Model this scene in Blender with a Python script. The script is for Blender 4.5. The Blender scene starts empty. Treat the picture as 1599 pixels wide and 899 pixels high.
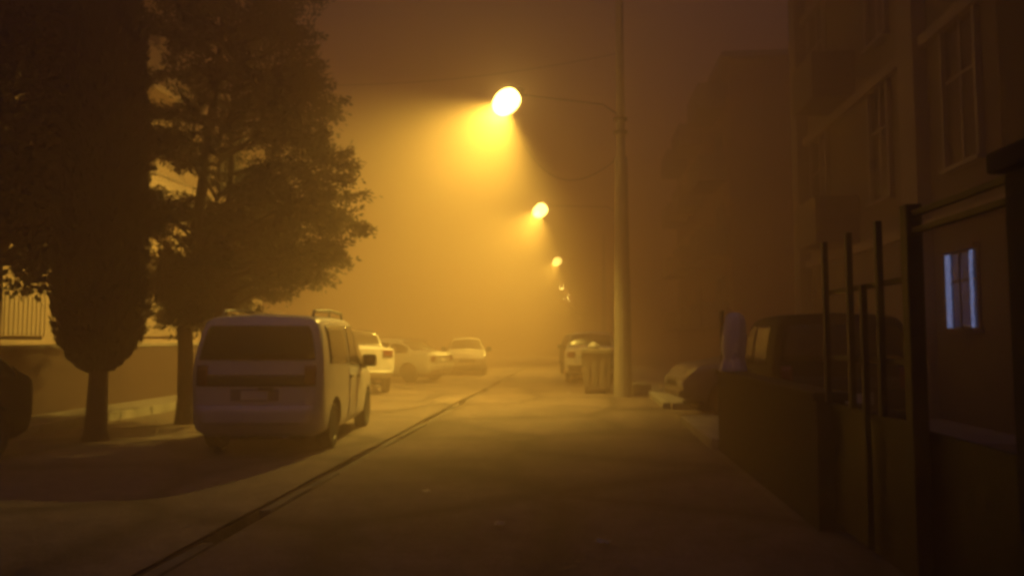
import bpy, bmesh, math, random
from mathutils import Vector, Matrix, noise

PI = math.pi
R = math.radians
sc = bpy.context.scene
col = sc.collection
rng = random.Random(7)

# ------------------------------------------------------------------ helpers
def link(name, me, mat=None, parent=None):
    o = bpy.data.objects.new(name, me)
    if mat is not None and not me.materials:
        me.materials.append(mat)
    col.objects.link(o)
    o.parent = parent
    return o

def obj(name, bm, mat, parent=None, smooth=False):
    me = bpy.data.meshes.new(name)
    bmesh.ops.recalc_face_normals(bm, faces=bm.faces)
    bm.to_mesh(me); bm.free()
    if smooth:
        for p in me.polygons: p.use_smooth = True
    return link(name, me, mat, parent)

def tag(o, label=None, cat=None, group=None, kind=None):
    if label: o['label'] = label
    if cat: o['category'] = cat
    if group: o['group'] = group
    if kind: o['kind'] = kind
    return o

def thing(name, label, cat, loc=(0, 0, 0), rz=0.0, group=None):
    o = bpy.data.objects.new(name, None)
    o.empty_display_size = 0.2
    col.objects.link(o)
    o.location = loc; o.rotation_euler = (0, 0, rz)
    return tag(o, label, cat, group)

def box(bm, x0, x1, y0, y1, z0, z1, bev=0.0, seg=2, M=None):
    m = Matrix.Translation(((x0+x1)/2, (y0+y1)/2, (z0+z1)/2)) @ Matrix.Diagonal((x1-x0, y1-y0, z1-z0, 1))
    r = bmesh.ops.create_cube(bm, size=1.0, matrix=(M @ m) if M else m)
    if bev > 0:
        es = set()
        for v in r['verts']: es.update(v.link_edges)
        bmesh.ops.bevel(bm, geom=list(es), offset=bev, segments=seg, profile=0.6, affect='EDGES')

def tube(bm, pts, rad, n=10, cap=True):
    """pts list of Vector; rad number or list"""
    pts = [Vector(p) for p in pts]
    if not hasattr(rad, '__len__'): rad = [rad]*len(pts)
    rings = []
    up = None
    for i, p in enumerate(pts):
        d = (pts[min(i+1, len(pts)-1)] - pts[max(i-1, 0)]).normalized()
        if up is None:
            up = Vector((0, 0, 1)) if abs(d.z) < 0.9 else Vector((1, 0, 0))
        a = d.cross(up).normalized(); b = a.cross(d).normalized(); up = b
        rings.append([bm.verts.new(p + (a*math.cos(2*PI*k/n) + b*math.sin(2*PI*k/n))*rad[i]) for k in range(n)])
    for A, B in zip(rings, rings[1:]):
        for k in range(n):
            bm.faces.new((A[k], A[(k+1) % n], B[(k+1) % n], B[k]))
    if cap:
        bm.faces.new(list(reversed(rings[0]))); bm.faces.new(rings[-1])

def lathe(bm, prof, n=24, M=None, wob=None):
    """prof: list of (r, z) around local Z"""
    M = M or Matrix.Identity(4)
    rings = []
    for (r, z) in prof:
        ring = []
        for k in range(n):
            a = 2*PI*k/n
            rr = r*(wob(a, z) if wob else 1)
            ring.append(bm.verts.new(M @ Vector((rr*math.cos(a), rr*math.sin(a), z))))
        rings.append(ring)
    for A, B in zip(rings, rings[1:]):
        for k in range(n):
            bm.faces.new((A[k], A[(k+1) % n], B[(k+1) % n], B[k]))
    bm.faces.new(list(reversed(rings[0]))); bm.faces.new(rings[-1])

def sheet(bm, x0, x1, y0, y1, z, nx=1, ny=1, f=None):
    g = [[bm.verts.new((x0+(x1-x0)*i/nx, y0+(y1-y0)*j/ny,
          z + (f(x0+(x1-x0)*i/nx, y0+(y1-y0)*j/ny) if f else 0))) for i in range(nx+1)] for j in range(ny+1)]
    for j in range(ny):
        for i in range(nx):
            bm.faces.new((g[j][i], g[j][i+1], g[j+1][i+1], g[j+1][i]))

# ------------------------------------------------------------------ materials
def mat(name, base, rough=0.7, metal=0.0, var=0.25, scale=3.0, bump=0.0, bscale=40.0, tint=None, spec=0.5, coat=0.0):
    m = bpy.data.materials.new(name); m.use_nodes = True
    nt = m.node_tree; N = nt.nodes; L = nt.links
    b = N['Principled BSDF']
    b.inputs['Roughness'].default_value = rough
    b.inputs['Metallic'].default_value = metal
    b.inputs['Specular IOR Level'].default_value = spec
    b.inputs['Coat Weight'].default_value = coat
    tc = N.new('ShaderNodeTexCoord')
    nz = N.new('ShaderNodeTexNoise'); nz.inputs['Scale'].default_value = scale
    nz.inputs['Detail'].default_value = 7; nz.inputs['Roughness'].default_value = 0.62
    L.new(tc.outputs['Object'], nz.inputs['Vector'])
    rp = N.new('ShaderNodeValToRGB')
    rp.color_ramp.elements[0].position = 0.3; rp.color_ramp.elements[1].position = 0.7
    c2 = tint or tuple(c*(1-var) for c in base)
    rp.color_ramp.elements[0].color = (*c2, 1); rp.color_ramp.elements[1].color = (*base, 1)
    L.new(nz.outputs['Fac'], rp.inputs['Fac']); L.new(rp.outputs['Color'], b.inputs['Base Color'])
    if bump > 0:
        n2 = N.new('ShaderNodeTexNoise'); n2.inputs['Scale'].default_value = bscale
        n2.inputs['Detail'].default_value = 6
        L.new(tc.outputs['Object'], n2.inputs['Vector'])
        bp = N.new('ShaderNodeBump'); bp.inputs['Strength'].default_value = bump
        bp.inputs['Distance'].default_value = 0.02
        L.new(n2.outputs['Fac'], bp.inputs['Height']); L.new(bp.outputs['Normal'], b.inputs['Normal'])
    return m

def emit(name, colr, strength, sparkle=None):
    m = bpy.data.materials.new(name); m.use_nodes = True
    nt = m.node_tree; N = nt.nodes; L = nt.links
    b = N['Principled BSDF']
    b.inputs['Base Color'].default_value = (*[min(1, c) for c in colr], 1)
    b.inputs['Emission Color'].default_value = (*colr, 1)
    b.inputs['Emission Strength'].default_value = strength
    if sparkle:
        tc = N.new('ShaderNodeTexCoord'); nz = N.new('ShaderNodeTexNoise')
        nz.inputs['Scale'].default_value = sparkle; nz.inputs['Detail'].default_value = 2
        L.new(tc.outputs['Object'], nz.inputs['Vector'])
        mr = N.new('ShaderNodeMapRange'); mr.inputs['From Min'].default_value = 0.35; mr.inputs['From Max'].default_value = 0.7
        mr.inputs['To Min'].default_value = 0.15*strength; mr.inputs['To Max'].default_value = 1.6*strength
        L.new(nz.outputs['Fac'], mr.inputs['Value']); L.new(mr.outputs['Result'], b.inputs['Emission Strength'])
    return m

def asphalt_mat(name, base, dirt):
    m = bpy.data.materials.new(name); m.use_nodes = True
    nt = m.node_tree; N = nt.nodes; L = nt.links
    b = N['Principled BSDF']; b.inputs['Roughness'].default_value = 0.85
    tc = N.new('ShaderNodeTexCoord')
    big = N.new('ShaderNodeTexNoise'); big.inputs['Scale'].default_value = 0.55; big.inputs['Detail'].default_value = 8
    big.inputs['Roughness'].default_value = 0.65
    fine = N.new('ShaderNodeTexNoise'); fine.inputs['Scale'].default_value = 26; fine.inputs['Detail'].default_value = 8
    fine.inputs['Roughness'].default_value = 0.75
    for n_ in (big, fine): L.new(tc.outputs['Object'], n_.inputs['Vector'])
    r1 = N.new('ShaderNodeValToRGB'); r1.color_ramp.elements[0].position = 0.36; r1.color_ramp.elements[1].position = 0.66
    r1.color_ramp.elements[0].color = (*base, 1); r1.color_ramp.elements[1].color = (*dirt, 1)
    L.new(big.outputs['Fac'], r1.inputs['Fac'])
    mr = N.new('ShaderNodeMapRange'); mr.inputs['From Min'].default_value = 0.3; mr.inputs['From Max'].default_value = 0.7
    mr.inputs['To Min'].default_value = 0.55; mr.inputs['To Max'].default_value = 1.35
    L.new(fine.outputs['Fac'], mr.inputs['Value'])
    mx = N.new('ShaderNodeMix'); mx.data_type = 'RGBA'; mx.blend_type = 'MULTIPLY'; mx.inputs[0].default_value = 1
    L.new(r1.outputs['Color'], mx.inputs[6]); L.new(mr.outputs['Result'], mx.inputs[7])
    mid = N.new('ShaderNodeTexNoise'); mid.inputs['Scale'].default_value = 4.5; mid.inputs['Detail'].default_value = 9
    mid.inputs['Roughness'].default_value = 0.72; L.new(tc.outputs['Object'], mid.inputs['Vector'])
    mm = N.new('ShaderNodeMapRange'); mm.inputs['From Min'].default_value = 0.32; mm.inputs['From Max'].default_value = 0.68
    mm.inputs['To Min'].default_value = 0.62; mm.inputs['To Max'].default_value = 1.3
    L.new(mid.outputs['Fac'], mm.inputs['Value'])
    mq = N.new('ShaderNodeMix'); mq.data_type = 'RGBA'; mq.blend_type = 'MULTIPLY'; mq.inputs[0].default_value = 1
    L.new(mx.outputs[2], mq.inputs[6]); L.new(mm.outputs['Result'], mq.inputs[7]); mx = mq
    # cracks
    vo = N.new('ShaderNodeTexVoronoi'); vo.feature = 'DISTANCE_TO_EDGE'; vo.inputs['Scale'].default_value = 0.5
    wv = N.new('ShaderNodeMix'); wv.data_type = 'VECTOR'; wv.inputs[0].default_value = 0.18
    n3 = N.new('ShaderNodeTexNoise'); n3.inputs['Scale'].default_value = 2.2; n3.inputs['Detail'].default_value = 5
    L.new(tc.outputs['Object'], n3.inputs['Vector'])
    L.new(tc.outputs['Object'], wv.inputs[4]); L.new(n3.outputs['Color'], wv.inputs[5])
    L.new(wv.outputs[1], vo.inputs['Vector'])
    cr = N.new('ShaderNodeMapRange'); cr.inputs['From Min'].default_value = 0.0; cr.inputs['From Max'].default_value = 0.10
    cr.inputs['To Min'].default_value = 0.45; cr.inputs['To Max'].default_value = 1.0
    L.new(vo.outputs['Distance'], cr.inputs['Value'])
    m2 = N.new('ShaderNodeMix'); m2.data_type = 'RGBA'; m2.blend_type = 'MULTIPLY'; m2.inputs[0].default_value = 1
    L.new(mx.outputs[2], m2.inputs[6]); L.new(cr.outputs['Result'], m2.inputs[7])
    L.new(m2.outputs[2], b.inputs['Base Color'])
    bp = N.new('ShaderNodeBump'); bp.inputs['Strength'].default_value = 0.6; bp.inputs['Distance'].default_value = 0.012
    L.new(fine.outputs['Fac'], bp.inputs['Height'])
    b2 = N.new('ShaderNodeBump'); b2.inputs['Strength'].default_value = 0.8; b2.inputs['Distance'].default_value = 0.05
    L.new(mid.outputs['Fac'], b2.inputs['Height']); L.new(bp.outputs['Normal'], b2.inputs['Normal'])
    L.new(b2.outputs['Normal'], b.inputs['Normal'])
    return m

M = {}
M['asphalt'] = asphalt_mat('asphalt', (0.105, 0.078, 0.066), (0.20, 0.15, 0.125))
M['verge'] = asphalt_mat('worn_paving', (0.14, 0.108, 0.092), (0.23, 0.18, 0.15))
M['soil'] = mat('soil', (0.05, 0.042, 0.035), 0.95, var=0.5, scale=5, bump=0.6)
M['kerb'] = mat('kerb_concrete', (0.42, 0.40, 0.36), 0.85, var=0.55, scale=2.2, bump=0.4)
M['edging'] = mat('worn_edging', (0.20, 0.18, 0.16), 0.9, var=0.75, scale=1.1, bump=0.5)
M['pave'] = mat('paving_concrete', (0.30, 0.28, 0.26), 0.85, var=0.4, scale=1.5, bump=0.4)
M['render'] = mat('cream_render', (0.56, 0.44, 0.35), 0.85, var=0.18, scale=1.0, bump=0.15)
M['panel'] = mat('ribbed_panel', (0.52, 0.42, 0.34), 0.6, var=0.15, scale=2.0)
M['grey_render'] = mat('grey_render', (0.10, 0.082, 0.078), 0.85, var=0.4, scale=0.8, bump=0.15)
M['pale_render'] = mat('pale_render', (0.20, 0.17, 0.165), 0.85, var=0.3, scale=0.9, bump=0.1)
M['red_render'] = mat('reddish_render', (0.24, 0.15, 0.12), 0.85, var=0.25, scale=0.8, bump=0.1)
M['wall'] = mat('shade_darkened_plaster', (0.085, 0.056, 0.048), 0.9, var=0.35, scale=1.3, bump=0.3)  # base darkened to stand in for the tree shadow on this wall
M['dark_wall'] = mat('dark_plaster_and_facade_shade', (0.025, 0.019, 0.019), 0.9, var=0.4, scale=1.3, bump=0.3)  # yard wall plaster; doubles as painted shade on the near facade
M['glass'] = mat('window_glass', (0.02, 0.02, 0.025), 0.12, var=0.2, scale=1)
M['car_glass'] = mat('car_glass', (0.012, 0.012, 0.014), 0.18, var=0.3, scale=2)
M['frame'] = mat('window_frame', (0.22, 0.20, 0.19), 0.5, var=0.15)
M['metal'] = mat('dark_metal', (0.022, 0.016, 0.015), 0.6, 0.2, var=0.4, scale=8)
M['galv'] = mat('galvanised', (0.32, 0.32, 0.32), 0.5, 0.7, var=0.3, scale=8)
M['concrete'] = mat('pole_concrete', (0.34, 0.32, 0.29), 0.85, var=0.3, scale=2.5, bump=0.25)
M['bark'] = mat('bark', (0.07, 0.05, 0.04), 0.95, var=0.5, scale=14, bump=0.9, bscale=22)
M['cypress'] = mat('cypress_leaf', (0.030, 0.036, 0.022), 0.85, var=0.55, scale=5)
M['pine'] = mat('pine_leaf', (0.034, 0.040, 0.022), 0.85, var=0.55, scale=3)
M['broad'] = mat('broad_leaf', (0.04, 0.048, 0.025), 0.7, var=0.5, scale=4)
M['tyre'] = mat('tyre_rubber', (0.02, 0.02, 0.02), 0.85, var=0.3, scale=12, bump=0.3)
M['rim'] = mat('wheel_alloy', (0.35, 0.35, 0.35), 0.4, 0.8, var=0.3, scale=9)
M['plastic'] = mat('black_plastic', (0.025, 0.024, 0.024), 0.6, var=0.3, scale=8)
M['lamp_red'] = mat('tail_lamp_lens', (0.16, 0.012, 0.01), 0.15, var=0.2, scale=10)
M['lamp_clear'] = mat('head_lamp_lens', (0.6, 0.6, 0.58), 0.1, var=0.2, scale=10)
M['chrome'] = mat('chrome', (0.7, 0.7, 0.7), 0.12, 1.0, var=0.1)
M['plate'] = mat('plate_white', (0.7, 0.7, 0.68), 0.5, var=0.1, scale=10)
M['plate_ink'] = mat('plate_ink', (0.03, 0.03, 0.03), 0.6)
M['white_paint'] = mat('white_car_paint', (0.66, 0.65, 0.64), 0.33, var=0.2, scale=1.6, coat=0.4)
M['silver_paint'] = mat('silver_car_paint', (0.42, 0.42, 0.42), 0.32, 0.3, var=0.15, scale=1.6, coat=0.4)
M['pale_paint'] = mat('pale_car_paint', (0.58, 0.56, 0.52), 0.35, var=0.15, scale=1.6, coat=0.4)
M['dark_paint'] = mat('dark_car_paint', (0.016, 0.014, 0.014), 0.7, 0.0, var=0.3, scale=1.6, spec=.15)
M['grey_paint'] = mat('grey_car_paint', (0.22, 0.20, 0.195), 0.35, 0.2, var=0.2, scale=1.6, coat=0.4)
M['bin'] = mat('bin_steel', (0.30, 0.27, 0.24), 0.6, 0.1, var=0.45, scale=2.5, bump=0.15)
M['bag'] = mat('white_plastic_bag', (0.8, 0.79, 0.77), 0.45, var=0.12, scale=6, bump=0.5, bscale=9)
M['bag_dull'] = mat('dull_plastic_bag', (0.42, 0.40, 0.38), 0.5, var=0.2, scale=6, bump=0.5, bscale=9)
M['paper'] = mat('paper_litter', (0.7, 0.68, 0.64), 0.8, var=0.25, scale=20)
M['cable'] = mat('cable_black', (0.02, 0.02, 0.02), 0.7)
def glow_bowl(name, colr, strength):
    m = bpy.data.materials.new(name); m.use_nodes = True
    nt = m.node_tree; N = nt.nodes; N.remove(N['Principled BSDF'])
    e = N.new('ShaderNodeEmission'); e.inputs['Color'].default_value = (*colr, 1); e.inputs['Strength'].default_value = strength
    t = N.new('ShaderNodeBsdfTransparent'); a = N.new('ShaderNodeAddShader')
    nt.links.new(e.outputs[0], a.inputs[0]); nt.links.new(t.outputs[0], a.inputs[1])
    nt.links.new(a.outputs[0], N['Material Output'].inputs['Surface'])
    return m
M['lens'] = glow_bowl('sodium_lens', (1.0, 0.66, 0.14), 10.5)
M['lens_bare'] = glow_bowl('bare_sodium_lens', (1.0, 0.66, 0.14), 45.0)
M['lens_bare_far'] = glow_bowl('bare_sodium_lens_far', (1.0, 0.66, 0.14), 110.0)
M['blue_led'] = emit('blue_light_string', (0.32, 0.46, 1.0), 0.5, sparkle=30)
M['blue_curtain'] = emit('blue_lit_curtain', (0.10, 0.14, 0.46), 0.07, sparkle=9)

# ------------------------------------------------------------------ camera
CAM_H = 1.5
F = 1163.0
cam = bpy.data.cameras.new('camera'); co = bpy.data.objects.new('camera', cam); col.objects.link(co)
co.location = (0, 0, CAM_H)
co.rotation_euler = (R(90 + 3.81), 0, R(5.18))
cam.sensor_width = 36; cam.lens = 36*F/1599; cam.clip_end = 2000; cam.clip_start = 0.05
sc.camera = co

# ------------------------------------------------------------------ setting
ROAD_L, ROAD_R = -2.64, 1.75
bm = bmesh.new(); sheet(bm, -70, 70, -20, 185, -0.14); tag(obj('ground', bm, M['soil']), kind='structure')
def undul(x, y): return 0.02*noise.noise(Vector((x*0.5, y*0.35, 0))) + 0.006*noise.noise(Vector((x*2.2, y*2, 4)))
bm = bmesh.new(); box(bm, ROAD_L, ROAD_R, -18, 180, -0.13, -0.06); sheet(bm, ROAD_L, ROAD_R, -18, 180, 0, 22, 400, undul)
tag(obj('road', bm, M['asphalt'], smooth=False), kind='structure')
bm = bmesh.new(); box(bm, -8.35, -2.95, -18, 180, -0.13, -0.06); sheet(bm, -8.35, -2.845, -18, 180, 0.0, 16, 300, undul)
box(bm, -2.94, -2.845, -18, 180, -0.13, -0.022)
tag(obj('parking_strip', bm, M['verge']), kind='structure')
# pale, broken edging stones along the open gutter
bm = bmesh.new(); y = -6.0
while y < 120:
    ln = 0.95 + rng.uniform(-.05, .05)
    dz = rng.uniform(-.028, .012); dx = rng.uniform(-.008, .008)
    if rng.random() > 0.2:
        box(bm, -2.745+dx, -2.645+dx, y, y+ln-.015, -0.12, 0.022+dz, 0.012, 2)
    y += ln
tag(obj('gutter_edging', bm, M['edging']), kind='structure')
# left pavement with kerb by the garden wall
bm = bmesh.new(); box(bm, -9.5, -8.5, -18, 180, -0.13, 0.15)
tag(obj('pavement', bm, M['pave']), kind='structure')
bm = bmesh.new(); y = -10
while y < 90:
    box(bm, -8.498, -8.34, y, y+.98, -0.12, 0.165+rng.uniform(-.006, .006), 0.018, 2); y += 1.0
tag(obj('kerb', bm, M['kerb']), kind='structure')
# right: raised pavement with driveway gap, yard ground
bm = bmesh.new(); box(bm, ROAD_R+.17, 6.15, 16.2, 180, -0.13, 0.12)
box(bm, ROAD_R+.17, 6.15, 10.4, 13.4, -0.13, 0.12)
tag(obj('pavement', bm, M['pave']), kind='structure')
bm = bmesh.new()
for (a, b_) in ((10.4, 13.4), (16.2, 90)):
    y = a
    while y < b_-.01:
        box(bm, ROAD_R+.005, ROAD_R+.168, y, min(y+.98, b_), -0.12, 0.132+rng.uniform(-.008, .006), 0.02, 2); y += 1.0
for yy in (13.402, 16.04):
    box(bm, ROAD_R+.175, 3.6, yy, yy+.155, -0.12, 0.135, 0.02, 2)
tag(obj('kerb', bm, M['kerb']), kind='structure')
bm = bmesh.new(); sheet(bm, ROAD_R+.002, 20, -18, 16.2, -0.012, 20, 40, lambda x, y: undul(x, y)*.6)
tag(obj('yard_ground', bm, M['verge']), kind='structure')

# ------------------------------------------------------------------ vehicles
def pchip(xs, u):
    """monotone cubic over unit spaced knots"""
    n = len(xs); i = min(int(u), n-2); f = u - i
    d = [xs[k+1]-xs[k] for k in range(n-1)]
    def slope(k):
        if k == 0: return d[0]
        if k == n-1: return d[-1]
        if d[k-1]*d[k] <= 0: return 0.0
        return 2*d[k-1]*d[k]/(d[k-1]+d[k])
    m0, m1 = slope(i), slope(i+1)
    h00 = 2*f**3-3*f**2+1; h10 = f**3-2*f**2+f; h01 = -2*f**3+3*f**2; h11 = f**3-f**2
    return h00*xs[i] + h10*m0 + h01*xs[i+1] + h11*m1

class Shell:
    """car skin lofted through stations; s runs rear to front, t from sill (0) over the side to roof centre (6)"""
    def __init__(self, st):
        self.sec = []
        for q in st:
            y, zb, w, zbelt, wb, wr, zr = q[:7]
            dy = q[7] if len(q) > 7 else 0.0
            zm = zb + (zbelt-zb)*.52
            e = .085 if zr - zbelt > .25 else .02
            pts = [(w*.80, y, zb), (w*.965, y, zb+.10), (w, y, zm), (wb, y+dy*.15, zbelt),
                   (wr, y+dy*.85, zr-e), (wr*.84, y+dy, zr-.012), (0, y+dy, zr+.028)]
            self.sec.append(pts)
        self.S = len(st)-1; self.T = 6
        self.cache = {}
    def P(self, s, t, side=1):
        k = (round(s, 4), round(t, 4))
        if k not in self.cache:
            cols = [[pchip([p[c] for p in sec], t) for c in range(3)] for sec in self.sec]
            self.cache[k] = Vector([pchip([cc[c] for cc in cols], s) for c in range(3)])
        v = self.cache[k]
        return Vector((v.x*side, v.y, v.z))
    def Nrm(self, s, t, side=1):
        e = .03
        a = self.P(min(s+e, self.S), t, side) - self.P(max(s-e, 0), t, side)
        b = self.P(s, min(t+e, self.T), side) - self.P(s, max(t-e, 0), side)
        n = a.cross(b)*side
        if n.length < 1e-9: n = Vector((side, 0, 0))
        n.normalize()
        c = self.P(s, t, side)
        if n.dot(c - Vector((0, c.y*.9, .8))) < 0: n = -n
        return n
    def cap(self, end, a, t, bulge=.05):
        s = 0 if end == 'rear' else self.S
        p = self.P(s, t)
        d = -1 if end == 'rear' else 1
        return Vector((p.x*a, p.y + d*bulge*(1-a*a)*min(1, t/1.0)*min(1, max(0, (6-t))/1.2), p.z))
    def z2t(self, end, z):
        s = 0 if end == 'rear' else self.S
        lo, hi = 0.0, 5.9
        for _ in range(40):
            m = (lo+hi)/2
            if self.P(s, m).z < z: lo = m
            else: hi = m
        return lo
    def body(self, ns=6, ntm=4):
        bm = bmesh.new()
        nS = self.S*ns; nT = self.T*ntm
        ring = []
        for i in range(nS+1):
            s = i/ns
            row = [self.P(s, j/ntm, 1) for j in range(nT+1)] + [self.P(s, j/ntm, -1) for j in range(nT-1, -1, -1)]
            ring.append([bm.verts.new(p) for p in row])
        W = len(ring[0])
        for A, B in zip(ring, ring[1:]):
            for k in range(W):
                bm.faces.new((A[k], A[(k+1) % W], B[(k+1) % W], B[k]))
        # caps
        na = 10
        for end, rg in (('rear', ring[0]), ('front', ring[-1])):
            rows = []
            for j in range(nT):
                l, r = rg[W-1-j], rg[j]
                row = [l] + [bm.verts.new(self.cap(end, -1+2*a/na, j/ntm)) for a in range(1, na)] + [r]
                rows.append(row)
            for A, B in zip(rows, rows[1:]):
                for a in range(na):
                    bm.faces.new((A[a], A[a+1], B[a+1], B[a]))
            for a in range(na):
                bm.faces.new((rows[-1][a], rows[-1][a+1], rg[nT]))
            bm.faces.new(rows[0] if True else None) if False else None
            # bottom edge of the cap closes onto the underside edge
            try: bm.faces.new(rows[0])
            except Exception: pass
        bmesh.ops.remove_doubles(bm, verts=bm.verts, dist=1e-5)
        bmesh.ops.dissolve_degenerate(bm, edges=bm.edges, dist=1e-5)
        return bm

def grid_panel(bm, fn, nrm, n, m, off=.004, sink=.012):
    """fn(i/n, j/m) -> point on the skin; raised panel with a skirt"""
    out = [[None]*(m+1) for _ in range(n+1)]; inn = [[None]*(m+1) for _ in range(n+1)]
    for i in range(n+1):
        for j in range(m+1):
            p = fn(i/n, j/m); q = nrm(i/n, j/m)
            out[i][j] = bm.verts.new(p + q*off)
            if i in (0, n) or j in (0, m): inn[i][j] = bm.verts.new(p - q*sink)
    for i in range(n):
        for j in range(m):
            bm.faces.new((out[i][j], out[i+1][j], out[i+1][j+1], out[i][j+1]))
    per = [(i, 0) for i in range(n)] + [(n, j) for j in range(m)] + [(i, m) for i in range(n, 0, -1)] + [(0, j) for j in range(m, 0, -1)]
    for k in range(len(per)):
        a, b = per[k], per[(k+1) % len(per)]
        bm.faces.new((out[a[0]][a[1]], out[b[0]][b[1]], inn[b[0]][b[1]], inn[a[0]][a[1]]))

def side_panel(sh, s0, s1, t0, t1, side, off, n=8, m=5, sink=.012, shrink=None):
    bm = bmesh.new()
    def fn(u, v): return sh.P(s0+(s1-s0)*u, t0+(t1-t0)*v, side)
    def nr(u, v): return sh.Nrm(s0+(s1-s0)*u, t0+(t1-t0)*v, side)
    grid_panel(bm, fn, nr, n, m, off, sink); return bm

def top_panel(sh, s0, s1, t0, off=.005, n=8, m=12):
    bm = bmesh.new()
    def tv(v):
        k = t0 + (6-t0)*(1-abs(2*v-1)); return k, (1 if v >= .5 else -1)
    def fn(u, v):
        k, sd = tv(v); return sh.P(s0+(s1-s0)*u, k, sd)
    def nr(u, v):
        k, sd = tv(v); nn = sh.Nrm(s0+(s1-s0)*u, min(k, 5.85), sd)
        if k > 5.8: nn = Vector((0, nn.y, nn.z)).normalized()
        return nn
    grid_panel(bm, fn, nr, n, m, off); return bm

def cap_panel(sh, end, a0, a1, z0, z1, off=.006, n=8, m=4, sink=.02):
    bm = bmesh.new(); t0, t1 = sh.z2t(end, z0), sh.z2t(end, z1)
    d = Vector((0, -1 if end == 'rear' else 1, 0))
    grid_panel(bm, lambda u, v: sh.cap(end, a0+(a1-a0)*u, t0+(t1-t0)*v), lambda u, v: d, n, m, off, sink); return bm

def wheel_bm(r, wd):
    tb = bmesh.new()
    Mx = Matrix.Rotation(PI/2, 4, 'Y')
    lathe(tb, [(r*.64, -wd*.42), (r*.8, -wd*.5), (r*.95, -wd*.46), (r, -wd*.34), (r, wd*.34), (r*.95, wd*.46), (r*.8, wd*.5), (r*.64, wd*.42)], 28, Mx)
    rb = bmesh.new()
    lathe(rb, [(r*.62, -wd*.40), (r*.64, -wd*.36), (r*.64, wd*.40), (r*.60, wd*.43), (r*.56, wd*.30), (r*.2, wd*.26), (r*.14, wd*.34), (r*.05, wd*.36)], 28, Mx)
    for k in range(7):
        Ms = Matrix.Rotation(2*PI*k/7, 4, 'X')
        box(rb, wd*.24, wd*.40, -r*.06, r*.06, r*.16, r*.6, .008, 1, M=Ms)
    return tb, rb

SHAPES = {
 'sedan': dict(L=4.2, st=[
    (-2.10, .36, .70, .86, .69, .62, .93), (-2.02, .27, .79, .93, .77, .68, 1.01), (-1.45, .22, .84, .95, .81, .70, 1.07),
    (-0.80, .20, .845, .94, .82, .58, 1.40), (0.05, .20, .845, .92, .82, .585, 1.445), (0.50, .20, .845, .91, .82, .57, 1.40),
    (1.22, .21, .84, .89, .80, .70, .99), (1.88, .25, .79, .78, .76, .66, .83), (2.10, .34, .66, .64, .64, .56, .69)],
    win=[(2.35, 3.35), (3.45, 4.35), (4.43, 5.55)], ws=(5.08, 5.93), rw=(2.05, 2.92), wy=(-1.30, 1.32), wr=.30),
 'hatch': dict(L=3.9, st=[
    (-1.95, .36, .72, .90, .71, .63, .98), (-1.88, .27, .80, .95, .78, .69, 1.03), (-1.76, .22, .83, .96, .80, .70, 1.08),
    (-1.32, .20, .835, .95, .81, .59, 1.42), (-0.1, .20, .835, .93, .81, .60, 1.48), (0.42, .20, .835, .92, .81, .58, 1.42),
    (1.12, .21, .83, .90, .79, .70, 1.02), (1.72, .25, .79, .80, .76, .66, .86), (1.95, .34, .66, .65, .64, .56, .70)],
    win=[(2.5, 3.25), (3.33, 4.2), (4.28, 5.55)], ws=(5.08, 5.93), rw=(2.05, 2.92), wy=(-1.22, 1.22), wr=.30),
 'suv': dict(L=4.2, st=[
    (-2.10, .42, .76, 1.0, .75, .66, 1.10), (-2.02, .34, .84, 1.03, .82, .74, 1.16), (-1.92, .30, .87, 1.04, .84, .75, 1.22),
    (-1.68, .28, .88, 1.03, .85, .66, 1.62), (-0.3, .28, .88, 1.02, .85, .67, 1.70), (0.35, .28, .88, 1.01, .85, .64, 1.62),
    (1.05, .28, .88, 1.0, .84, .76, 1.14), (1.85, .32, .84, .92, .80, .70, .99), (2.10, .42, .72, .72, .70, .62, .78)],
    win=[(2.5, 3.3), (3.38, 4.15), (4.23, 5.55)], ws=(5.08, 5.93), rw=(2.12, 2.93), wy=(-1.30, 1.28), wr=.35),
 'pickup': dict(L=5.0, st=[
    (-2.50, .50, .81, 1.13, .81, .77, 1.22), (-2.46, .46, .85, 1.14, .84, .79, 1.235), (-1.6, .34, .865, 1.14, .85, .79, 1.24),
    (-0.62, .30, .865, 1.12, .85, .78, 1.25), (-0.42, .30, .865, 1.10, .85, .66, 1.68), (0.55, .30, .865, 1.06, .85, .65, 1.68),
    (1.25, .32, .86, 1.02, .83, .72, 1.12), (2.2, .36, .80, .92, .78, .68, .97), (2.50, .46, .68, .72, .66, .58, .78)],
    win=[(1.2, 2.2), (3.35, 4.15), (4.25, 5.55)], ws=(5.08, 5.93), rw=(3.1, 3.92), wy=(-1.55, 1.55), wr=.34),
 'van': dict(L=3.96, st=[
    (-1.98, .36, .755, 1.08, .77, .67, 1.70, .13), (-1.90, .27, .825, 1.09, .835, .72, 1.75, .10), (-1.70, .22, .85, 1.09, .845, .735, 1.785, .03),
    (-0.75, .20, .858, 1.07, .85, .74, 1.805), (0.15, .20, .858, 1.04, .85, .73, 1.79), (0.55, .20, .858, 1.02, .85, .69, 1.72),
    (1.30, .21, .845, .98, .82, .74, 1.08), (1.78, .26, .80, .86, .77, .68, .93), (1.98, .36, .66, .70, .64, .58, .76)],
    win=[(2.25, 3.3), (3.42, 4.1), (4.18, 5.6)], ws=(5.08, 5.93), rw=None, wy=(-1.22, 1.29), wr=.31),
}

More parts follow.
